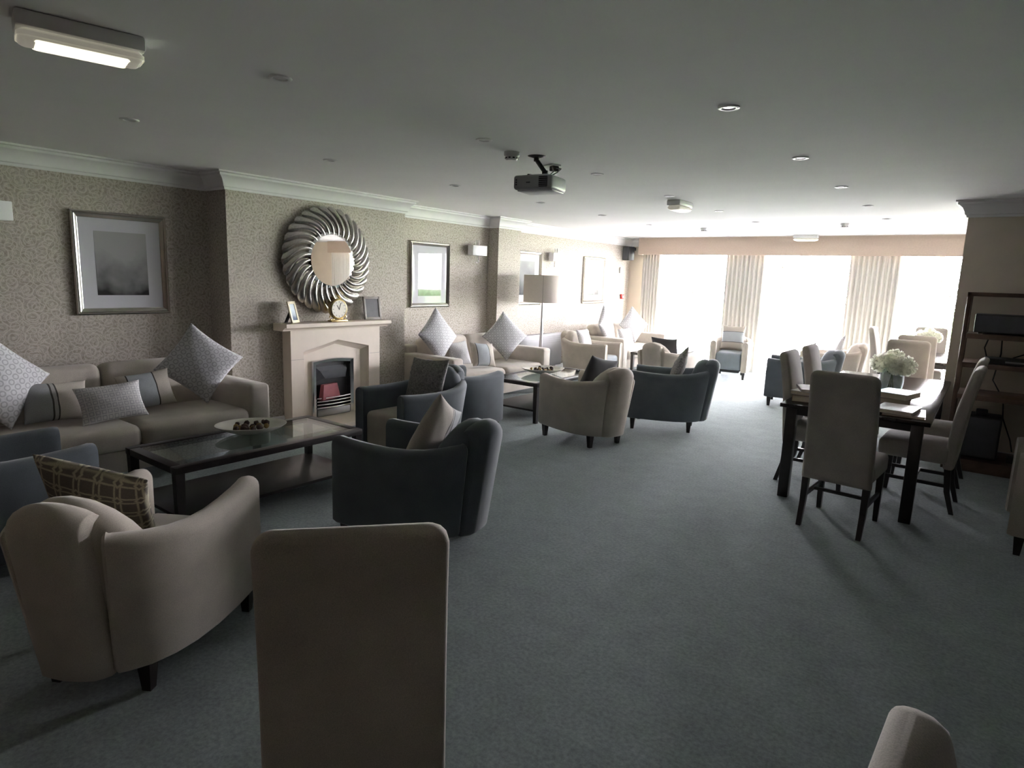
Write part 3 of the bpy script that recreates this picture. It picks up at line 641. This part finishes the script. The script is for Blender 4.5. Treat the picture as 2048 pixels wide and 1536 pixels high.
# ================================================================== TUB CHAIRS (local +x = front)
def arm_mesh(side, mat):
    path = [(.415, .262), (.30, .272), (.17, .279), (.04, .276), (-.08, .26), (-.17, .232), (-.24, .192), (-.285, .145), (-.305, .112)]
    tops = [.650, .642, .636, .635, .640, .650, .664, .678, .688]; leans = [0, .01, .02, .045, .075, .105, .13, .15, .155]
    pts = []
    for k in range(len(path)-1):
        for q in range(2):
            s = q/2; pts.append(tuple(a+(b-a)*s for a, b in zip(path[k]+(tops[k], leans[k]), path[k+1]+(tops[k+1], leans[k+1]))))
    pts.append(path[-1]+(tops[-1], leans[-1]))
    bm = bmesh.new(); rings = []; T = .104
    def ring(k, inset):
        x, y, tp, ln = pts[k]; a = pts[max(k-1, 0)]; b = pts[min(k+1, len(pts)-1)]
        d = Vector((b[0]-a[0], b[1]-a[1])).normalized(); n = Vector((d.y, -d.x))   # outward for the left arm
        if n.y < 0 and n.x > 0: n = -n
        n = Vector((-abs(n.x) if k > 6 else n.x, abs(n.y)))
        h = T/2-inset; r = .046-inset*.5; z0 = .125+inset; z1 = tp-inset; out = []
        sec = [(-h, z0+.012), (-h, z0+.2), (-h, z1-r)] + [(-h+r-r*math.cos(q*PI/8), z1-r+r*math.sin(q*PI/8)) for q in range(1, 5)] + [(h-r+r*math.sin(q*PI/8), z1-r+r*math.cos(q*PI/8)) for q in range(0, 5)] + [(h, z0+.2), (h, z0+.012), (h-.012, z0), (-h+.012, z0)]
        for o, z in sec:
            e = ln*(z-.125); out.append((x+n.x*(o+e), side*(y+n.y*(o+e)), z))
        return out, d
    N = len(pts)-1
    r0, d0 = ring(0, .016); rm, _ = ring(0, .005); 
    rings.append(r0); rings.append([(p[0]-d0.x*.006, p[1]-side*d0.y*.006, p[2]) for p in rm])
    for k in range(N+1):
        r, d = ring(k, 0)
        if k == 0: r = [(p[0]+d.x*.018, p[1]+side*d.y*.018, p[2]) for p in r]
        if k == N: r = [(p[0]-d.x*.012, p[1]-side*d.y*.012, p[2]) for p in r]
        rings.append(r)
    rl, dl = ring(N, .012); rings.append(rl)
    loft(bm, rings); return finish(bm, 'arm', mat, True, 50)
def pad_mesh(mat, hwid, xb, xf, z0, zt, dome, lean, name):
    """upright pad: plan section from xb (rear) to xf (front), top follows a dome across its width"""
    bm = bmesh.new(); n = 12; rings = []
    for i in range(n+1):
        y = hwid*math.sin((2*i/n-1)*PI/2); q = abs(y)/hwid; top = zt-dome*q**2.2
        th = (xf-xb)/2*(1-.55*max(0, q-.75)/.25*.6); cx = (xb+xf)/2+.05*q*q*(hwid/.25)
        r = min(th*.98, .09); sec = [(cx-th, z0+.015), (cx-th, z0+.25), (cx-th, top-r)] + [(cx-th+th*(1-math.cos(k*PI/8)), top-r+r*math.sin(k*PI/8)) for k in range(1, 8)] + [(cx+th, top-r), (cx+th, z0+.25), (cx+th, z0+.015), (cx+th*.85, z0), (cx-th*.85, z0)]
        rings.append([(x-lean*(z-.125), y, z) for x, z in sec])
    loft(bm, rings); return finish(bm, name, mat, True, 60)
TUB = {}
def tub_chair(body, seat, loc, ang, label):
    t = thing('tub_chair', label, 'armchair', (*loc, 0), R_(ang), 'upholstered tub chairs')
    if body not in TUB:
        TUB[body] = dict(armL=arm_mesh(1, body), armR=arm_mesh(-1, body), pad=pad_mesh(body, .132, -.415, -.235, .125, .80, .045, .155, 'back_pad'), back=pad_mesh(body, .245, -.325, -.16, .30, .795, .19, .155, 'backrest'))
    if seat not in TUB:
        bm = bmesh.new(); add_box(bm, (.10, 0, .30), (.60, .43, .29), .045, 4)
        for v in bm.verts:
            if v.co.z > .4: v.co.z += .018*(1-(v.co.y/.22)**2)
        TUB[seat] = finish(bm, 'seat', seat)
        bm = bmesh.new(); loft(bm, [[(.017, .017, 0), (-.017, .017, 0), (-.017, -.017, 0), (.017, -.017, 0)], [(.029, .029, .15), (-.029, .029, .15), (-.029, -.029, .15), (.029, -.029, .15)]]); TUB['leg'] = finish(bm, 'leg', 'dark_wood', False)
        TUB['plinth'] = box2('plinth', 'black_plastic', (-.24, -.19, .11), (.36, .19, .16), .01)
    d = TUB[body]
    obj('arm', d['armL'], t); obj('arm', d['armR'], t); obj('back_pad', d['pad'], t); obj('backrest', d['back'], t); obj('seat', TUB[seat], t); obj('under_frame', TUB['plinth'], t)
    for x, y in ((.36, .262), (.36, -.262), (-.235, .185), (-.235, -.185)): obj('leg', TUB['leg'], t, (x, y, 0))
    return t
BE, BU = 'beige_fabric', 'blue_fabric'
def P(loc, ang, f, l, z): a = R_(ang); return (loc[0]+f*math.cos(a)-l*math.sin(a), loc[1]+f*math.sin(a)+l*math.cos(a), z)
def tc(body, seat, loc, ang, label, cmat=None, clabel=None, cf=-.06, cl=0, cz=.60, size=(.42, .42, .13), roll=0, tilt=.35, turn=0):
    tub_chair(body, seat, loc, ang, label)
    if cmat:
        a = R_(ang+turn); cushion(cmat, *size, P(loc, ang, cf, cl, cz), (math.cos(a), math.sin(a), tilt), roll, clabel)
tc(BE, 'seat_beige', (-2.67, 1.04), 121.7, 'large beige tub chair nearest the camera at lower left, seen from behind', 'link_print', 'olive cushion with a linked-square pattern in the nearest beige tub chair', -.01, .14, .64, (.44, .44, .14), 14, .55)
tc(BU, 'seat_beige', (-4.02, .86), 90, 'dark blue tub chair at the left edge, only its arms showing')
tc(BU, 'seat_beige', (-2.63, 2.63), 192.7, 'dark blue tub chair in the left foreground, its back to the aisle', 'stripe_grey', 'grey striped cushion leaning in the foreground dark blue tub chair', -.06, -.04, .66, (.42, .42, .14), 28)
tc(BU, 'seat_beige', (-3.88, 3.82), 268, 'dark blue tub chair with a beige seat facing the camera by the fireplace', 'tweed', 'grey tweed cushion in the blue chair by the fireplace', -.08, .02, .67, (.44, .44, .14), 3)
tc(BU, 'seat_beige', (-4.24, 4.68), 88, 'dark blue tub chair standing back to back behind the one by the fireplace')
tc(BE, 'seat_blue', (-3.10, 5.45), 163, 'beige tub chair in the middle of the room, seen from behind on four dark legs', 'charcoal_fabric', 'dark cushion poking up from the middle beige tub chair', -.03, -.06, .66, (.40, .40, .13), 12)
tc(BU, 'seat_beige', (-2.74, 6.62), 198, 'charcoal blue tub chair right of the middle beige one, beside the aisle', 'tweed', 'grey cushion standing in the charcoal tub chair beside the aisle', -.07, .0, .67, (.38, .38, .13), 40)
tc(BE, 'seat_blue', (-4.98, 8.68), 2.4, 'beige tub chair in front of the floor lamp, its side to the camera', 'lattice_print', 'pale cushion edge-on in the beige chair before the floor lamp', -.1, .0, .66, (.36, .36, .12), 0)
tc(BE, 'seat_blue', (-3.57, 8.38), 85.6, 'beige tub chair facing the windows, behind the charcoal one', 'charcoal_fabric', 'dark cushion in the beige tub chair that faces the windows', .0, .02, .66, (.40, .38, .13), 0)
tc(BE, 'seat_blue', (-3.57, 11.22), 282, 'beige tub chair with a grey-blue seat facing the room in front of the windows', 'stripe_band', 'banded beige and grey cushion in the chair facing the room', -.10, .0, .68, (.40, .44, .13), 0)
tc(BU, 'seat_beige', (-1.95, 9.19), 190, 'dark blue tub chair left of the dining chairs, towards the windows', 'tweed', 'grey cushion in the blue tub chair behind the dining chairs', -.05, .0, .64, (.38, .38, .13), 30)
tc(BE, 'seat_beige', (-1.88, 10.72), 190, 'pale beige tub chair in front of the right curtain', 'lattice_print', 'pale cushion in the beige chair in front of the right curtain', -.08, 0, .66, (.38, .38, .13), 30)
tc(BE, 'seat_beige', (.68, 5.15), 180, 'beige tub chair at the right photo edge, only its arm front showing')
# ================================================================== COFFEE TABLES
def coffee_table(x, y, label, w=.66, L=1.36, h=.455):
    t = thing('coffee_table', label, 'coffee table', (x, y, 0), 0, 'dark wood glass-topped coffee tables'); m = 'dark_wood'; b = .062
    for s in (-1, 1):
        obj('top_rail', box2('top_rail', m, (s*(w/2-b/2)-b/2, -L/2, h-.042), (s*(w/2-b/2)+b/2, L/2, h), .004), t)
        obj('top_rail', box2('top_rail', m, (-w/2+b, s*(L/2-b/2)-b/2, h-.042), (w/2-b, s*(L/2-b/2)+b/2, h), .004), t)
        for q in (-1, 1):
            bm = bmesh.new(); a, c = .02, .026; X, Y = s*(w/2-.03), q*(L/2-.03)
            loft(bm, [[(X+i*a, Y+j*a, 0) for i, j in ((1, 1), (-1, 1), (-1, -1), (1, -1))], [(X+i*c, Y+j*c, h-.04) for i, j in ((1, 1), (-1, 1), (-1, -1), (1, -1))]]); obj('leg', finish(bm, 'leg', m, False), t)
    obj('glass_top', box2('glass_top', 'table_glass', (-w/2+b-.005, -L/2+b-.005, h-.012), (w/2-b+.005, L/2-b+.005, h-.003)), t)
    obj('lower_shelf', box2('lower_shelf', m, (-w/2+.02, -L/2+.02, .13), (w/2-.02, L/2-.02, .152), .003), t)
    return t
coffee_table(-3.94, 2.31, 'dark coffee table with a glass top before the front sofa')
coffee_table(-4.22, 6.34, 'dark coffee table with a glass top before the middle sofa', .70, 1.40)
coffee_table(-4.34, 10.12, 'dark coffee table before the far sofa, only a leg showing', .64, 1.30)
def bowl(x, y, z, label, plabel, grp, R=.235, rz=0, seed=0, n=20):
    tag(obj('bowl', lathe('bowl', 'bowl_glaze', [(0, 0), (.3*R, 0), (.62*R, .018), (.9*R, .045), (R, .062), (R*1.01, .066), (.97*R, .066), (.86*R, .05), (.58*R, .024), (.3*R, .010), (0, .010)], 48, sx=1, sy=.82), None, (x, y, z), (0, 0, rz)), label, 'bowl')
    rnd = random.Random(seed); ms = []
    for v in range(3):
        for mt in ('pod_brown', 'pod_brown', 'pod_ochre'):
            bm = bmesh.new(); bmesh.ops.create_icosphere(bm, subdivisions=2, radius=1)
            k = rnd.uniform(3, 6)
            for q in bm.verts: q.co *= 1+.22*math.sin(k*q.co.x*2+v)*math.sin(k*q.co.z*2); q.co.z *= (.75, 1.0, 1.25)[v]
            ms.append(finish(bm, 'pod', mt))
    placed = []                                  # each pod settles on the bowl or on the pods already there
    for i in range(n):
        s = rnd.uniform(.016, .023); best = None
        for _ in range(90):
            a = rnd.uniform(0, 2*PI); r = R*.54*math.sqrt(rnd.random()); px, py = x+r*math.cos(a), y+r*math.sin(a)
            pz = z+.012+.075*(r/R)**2+1.25*s
            for qx, qy, qz, qs in placed:
                d2 = (px-qx)**2+(py-qy)**2; reach = 1.24*(s+qs)
                if d2 < reach*reach: pz = max(pz, qz+math.sqrt(reach*reach-d2))
            if best is None or pz < best[2]: best = (px, py, pz, s)
        placed.append(best)
        tag(obj('dried_pod', rnd.choice(ms), None, best[:3], (rnd.random()*3, rnd.random()*3, rnd.random()*3), (s, s, s)), plabel, 'potpourri', grp)
bowl(-4.06, 2.37, .455, 'wide cream bowl of dried pods on the front coffee table', 'small dried pod in the cream bowl on the front coffee table', 'dried pods in the front bowl', .235, R_(60), 4)
bowl(-4.29, 6.36, .455, 'wide cream bowl of dried pods on the middle coffee table', 'small dried pod in the cream bowl on the middle coffee table', 'dried pods in the middle bowl', .27, R_(60), 5)
rmt = thing('remote_control', 'dark remote control lying on the middle coffee table', 'remote', (-4.02, 6.85, .456), R_(40))
obj('case', box2('case', 'black_plastic', (-.08, -.024, 0), (.08, .024, .018), .006), rmt)
for i in range(4):
    for j in (-1, 0, 1): obj('button', box2('button', 'grey_plastic', (-.05+i*.026-.006, j*.013-.004, .0175), (-.05+i*.026+.006, j*.013+.004, .0195)), rmt)
# ================================================================== DINING
def bent_back():
    bm = bmesh.new(); n = 14; rings = []; W_ = .425; z0, z1 = .33, 1.075
    def xo(z):
        q = (z-z0)/(z1-z0); return -.205-.055*q-.055*max(0, q-.45)**1.6*2.2
    zs = [z0, z0+.01]+[z0+.03+(z1-z0-.10)*i/10 for i in range(11)]+[z1-.055, z1-.04, z1-.025, z1-.012, z1-.004, z1]
    for z in zs:
        top = z1-z; cr = .045
        w = W_/2*(1-.05*((z-z0)/(z1-z0))) - (cr-math.sqrt(max(0, cr*cr-(cr-top)**2)) if top < cr else 0)
        th = .034 + .006*math.sin(PI*(z-z0)/(z1-z0)); th *= math.sqrt(max(.02, 1-(1-top/.03)**2)) if top < .03 else 1
        if z == z0: th *= .8
        r = min(.022, th); sec = []
        for cx, cy, a0 in ((th-r, w-r, 0), (-th+r, w-r, 90), (-th+r, -w+r, 180), (th-r, -w+r, 270)):
            for k in range(4): a = R_(a0+30*k); sec.append((cx+r*math.cos(a), cy+r*math.sin(a)))
        rings.append([(xo(z)+x, y, z) for x, y in sec])
    loft(bm, rings); return bm
DC = {}
def dining_chair(loc, ang, label, mat='taupe_fabric'):
    t = thing('dining_chair', label, 'chair', (*loc, 0), R_(ang), 'upholstered dining chairs')
    if mat not in DC:
        bm = bmesh.new(); add_box(bm, (.02, 0, .425), (.46, .43, .13), .03, 4)
        for v in bm.verts:
            if v.co.z > .45: v.co.z += .02*(1-(v.co.y/.22)**2)*(1-((v.co.x-.02)/.24)**2)
        seat = finish(bm, 'seat', mat)
        legs = []
        for x, y, fx in ((.205, .185, .215), (.205, -.185, .215), (-.20, .185, -.265), (-.20, -.185, -.265)):
            bm = bmesh.new(); loft(bm, [[(fx+a*.015, y+b*.015, 0) for a, b in ((1, 1), (-1, 1), (-1, -1), (1, -1))], [((x*.7+fx*.3)+a*.018, y+b*.018, .16) for a, b in ((1, 1), (-1, 1), (-1, -1), (1, -1))], [(x+a*.022, y+b*.022, .38) for a, b in ((1, 1), (-1, 1), (-1, -1), (1, -1))]]); legs.append(finish(bm, 'leg', 'dark_wood', False))
        DC[mat] = (finish(bent_back(), 'backrest', mat, True, 60), seat, legs, [box2('stretcher', 'dark_wood', (-.21, s*.185-.01, .19), (.205, s*.185+.01, .215)) for s in (-1, 1)]+[box2('stretcher', 'dark_wood', (-.01, -.18, .192), (.012, .18, .213))])
    b, s, legs, st = DC[mat]; obj('backrest', b, t); obj('seat', s, t)
    for l in legs: obj('leg', l, t)
    for q in st: obj('stretcher', q, t)
    return t
dining_chair((-1.235, 1.005), 139, 'beige dining chair back in the centre foreground, nearest the camera', 'beige_fabric')
dining_chair((.285, .715), -3, 'top of a dining chair back at the lower right corner of the photo', 'beige_fabric')
dining_chair((-.66, 4.73), 86, 'taupe dining chair at the near end of the dining table, back to the camera')
dining_chair((-1.00, 5.62), 0, 'taupe dining chair on the left of the dining table, nearer of the two')
dining_chair((-1.00, 6.38), 0, 'taupe dining chair on the left of the dining table, farther of the two')
dining_chair((-.30, 5.66), 178, 'taupe dining chair on the right of the dining table, nearer of the two')
dining_chair((-.29, 6.45), 178, 'taupe dining chair on the right of the dining table, farther of the two')
dining_chair((-.66, 7.76), 270, 'taupe dining chair at the far end of the dining table, behind the flowers')
dining_chair((-.66, 9.32), 90, 'pale taupe dining chair at the near end of the far dining table')
dining_chair((-1.02, 10.45), 0, 'dining chair on the left of the far dining table before the curtain')
dining_chair((-.66, 11.0), 270, 'dining chair at the far end of the far dining table, next to the windows')
def dining_table(x, y, label, w, L, h=.735):
    t = thing('dining_table', label, 'table', (x, y, 0), 0, 'dark wood dining tables'); m = 'dark_wood'
    obj('tabletop', box2('tabletop', 'table_gloss', (-w/2, -L/2, h-.03), (w/2, L/2, h), .004), t)
    for s in (-1, 1):
        obj('apron', box2('apron', m, (s*(w/2-.07)-.011, -L/2+.09, h-.085), (s*(w/2-.07)+.011, L/2-.09, h-.03)), t)
        obj('apron', box2('apron', m, (-w/2+.09, s*(L/2-.07)-.011, h-.085), (w/2-.09, s*(L/2-.07)+.011, h-.03)), t)
        for q in (-1, 1): obj('leg', box2('leg', m, (s*(w/2-.075)-.037, q*(L/2-.075)-.037, 0), (s*(w/2-.075)+.037, q*(L/2-.075)+.037, h-.03), .004), t)
plain('table_gloss', (.020, .015, .013), .16, vs_=20, var=.3)
dining_table(-.70, 6.25, 'long dark dining table with books and a vase of white flowers', .96, 2.56)
dining_table(-.66, 10.15, 'dark dining table near the windows with a second vase of flowers', .92, 1.5)
def flower_head(seed, R):
    rnd = random.Random(seed); bm = bmesh.new()
    bmesh.ops.create_icosphere(bm, subdivisions=2, radius=R*.80)
    for k in range(260):
        z = rnd.uniform(-1, 1); a = rnd.uniform(0, 2*PI); d = Vector((math.sqrt(1-z*z)*math.cos(a), math.sqrt(1-z*z)*math.sin(a), z))
        u = d.orthogonal().normalized(); u = Matrix.Rotation(rnd.uniform(0, 6), 3, d)@u; w = d.cross(u)
        b, tp = d*R*.72, d*R*rnd.uniform(.95, 1.08); s = R*.13
        vv = [bm.verts.new(p) for p in (b, b+(tp-b)*.65+u*s, tp+w*s*.4, b+(tp-b)*.65-u*s)]; bm.faces.new(vv)
    return finish(bm, 'bloom', 'petal_white', False)
def vase(x, y, z, label, heads, seed):
    t = thing('flower_vase', label, 'vase', (x, y, z))
    obj('glass_vase', lathe('glass_vase', 'vase_glass', [(0, 0), (.075, 0), (.082, .02), (.092, .09), (.092, .15), (.083, .215), (.086, .23), (.082, .23), (.079, .215), (.087, .15), (.087, .09), (.077, .025), (0, .012)], 40), t)
    for k, (hx, hy, hz, R) in enumerate(heads):
        obj('bloom', flower_head(seed+k, R), t, (hx, hy, hz)); obj('stem', tube('stem', 'stem_green', [(-hx*.25, -hy*.25, .02), (0, 0, .16), (hx*.6, hy*.6, hz-.06), (hx, hy, hz-.03)], .006, 6), t)
vase(-.60, 6.2, .735, 'glass vase of white pompom flowers on the near dining table', [(-.09, -.03, .255, .085), (.095, -.03, .245, .088), (.0, .05, .295, .080), (.03, -.08, .235, .07)], 20)
vase(-.62, 10.2, .735, 'glass vase of white pompom flowers on the far dining table', [(-.08, 0, .27, .085), (.08, 0, .26, .085), (.0, .06, .31, .08)], 30)
def book(loc, rz, w, d, h, mat, label):
    t = thing('book', label, 'book', loc, R_(rz), 'books on the dining table')
    obj('pages', box2('pages', 'paper', (-w/2+.003, -d/2+.004, .003), (w/2-.005, d/2-.004, h-.003)), t)
    bm = bmesh.new(); add_box(bm, (0, 0, .0015), (w, d, .003)); add_box(bm, (0, 0, h-.0015), (w, d, .003)); add_box(bm, (-w/2+.0015, 0, h/2), (.003, d, h)); obj('cover', finish(bm, 'cover', mat, False), t)
TZ = .735
book((-1.04, 5.28, TZ), 8, .23, .30, .05, 'cover_brown', 'thick brown book at the bottom of the left pile on the dining table')
book((-1.03, 5.27, TZ+.05), -10, .21, .28, .03, 'cover_grey', 'thin grey book on the left pile on the dining table')
book((-1.02, 5.30, TZ+.08), 20, .22, .29, .018, 'cover_pale', 'pale magazine on top of the left pile of books')
book((-.40, 5.22, TZ), 4, .26, .33, .018, 'cover_brown', 'thin brown book at the bottom of the near right pile on the dining table')
book((-.44, 5.20, TZ+.018), -6, .24, .32, .026, 'cover_pale', 'pale grey book on top of the near right pile on the dining table')
book((-.52, 5.72, TZ), 10, .21, .28, .045, 'cover_brown', 'thick dark book below the open-edged book before the flowers')
book((-.50, 5.72, TZ+.045), -14, .24, .30, .042, 'cover_pale', 'thick pale book with cream page edges before the flower vase')
# ================================================================== AV STAND AT THE PARTITION
av = thing('media_stand', 'open brown wooden media stand against the partition wall', 'stand', (0, 7.15, 0))
m = 'brown_wood'; ax0, ax1 = -.18, .86
for s, x in ((0, ax0), (1, ax1)):
    for yy in (-.16, .30): obj('post', box2('post', m, (x-.0, yy-.02, .10), (x+.035, yy+.02, 1.61), .003), av)
obj('top_rail', box2('top_rail', m, (ax0, -.18, 1.575), (ax1+.035, -.14, 1.61)), av); obj('top_rail', box2('top_rail', m, (ax0, .28, 1.575), (ax1+.035, .32, 1.61)), av)
for z in (1.20, .94, .65): obj('shelf', box2('shelf', m, (ax0+.035, -.18, z), (ax1, .32, z+.045), .003), av)
obj('plinth', box2('plinth', m, (ax0-.01, -.22, 0), (ax1+.045, .34, .11), .004), av)
am = thing('amplifier', 'black amplifier on the upper shelf of the media stand', 'amplifier', (.17, 7.17, 1.245))
obj('case', box2('case', 'black_plastic', (-.27, -.17, .012), (.30, .15, .175), .006), am); obj('front_panel', box2('front_panel', 'charcoal_fabric', (-.262, -.174, .02), (.292, -.169, .165)), am)
for x in (-.22, .25):
    obj('foot', lathe('foot', 'black_plastic', [(0, 0), (.018, 0), (.018, .014), (0, .014)], 16), am, (x, -.12, 0))
obj('socket_block', box2('socket_block', 'light_grey_plastic', (.125, -.178, .03), (.165, -.172, .075)), am)
pl = thing('disc_player', 'slim black player on the middle shelf of the media stand', 'player', (.26, 7.12, .985))
obj('case', box2('case', 'black_plastic', (-.25, -.13, .006), (.22, .13, .05), .004), pl); obj('tray', box2('tray', 'grey_plastic', (-.1, -.1325, .02), (.08, -.1295, .035)), pl)
sw = thing('subwoofer', 'black subwoofer box standing on the base of the media stand', 'speaker', (.06, 7.10, .11))
obj('cabinet', box2('cabinet', 'black_plastic', (-.16, -.12, .012), (.15, .16, .40), .015), sw); obj('grille', box2('grille', 'charcoal_fabric', (-.145, -.127, .03), (.135, -.119, .385), .004), sw); obj('handle', box2('handle', 'black_plastic', (-.05, -.03, .395), (.04, .05, .45), .012), sw)
pb = thing('power_brick', 'low black power unit beside the subwoofer on the media stand', 'adapter', (.37, 7.08, .112))
obj('case', box2('case', 'black_plastic', (-.09, -.06, 0), (.11, .06, .055), .01), pb); obj('indicator', box2('indicator', 'grey_plastic', (-.02, -.062, .02), (.02, -.059, .03)), pb)
for k, (pts, lb) in enumerate([([(.02, 7.36, 1.19), (.0, 7.40, 1.10), (.03, 7.40, 1.0)], 'thin black cable hanging left under the amplifier shelf'), ([(.12, 7.36, 1.19), (.13, 7.42, 1.05), (.10, 7.42, .80), (.16, 7.40, .70)], 'black cable dropping between the upper and lower stand shelves'), ([(.50, 7.36, 1.19), (.38, 7.42, 1.10), (.22, 7.42, 1.02)], 'black cable sloping down from the amplifier to the player'), ([(.20, 7.40, .64), (.22, 7.44, .45), (.30, 7.42, .25), (.32, 7.3, .17)], 'black cable hanging from the lowest shelf to the power unit')]):
    tag(obj('cable', tube('cable', 'black_plastic', pts, .006, 6)), lb, 'cable')
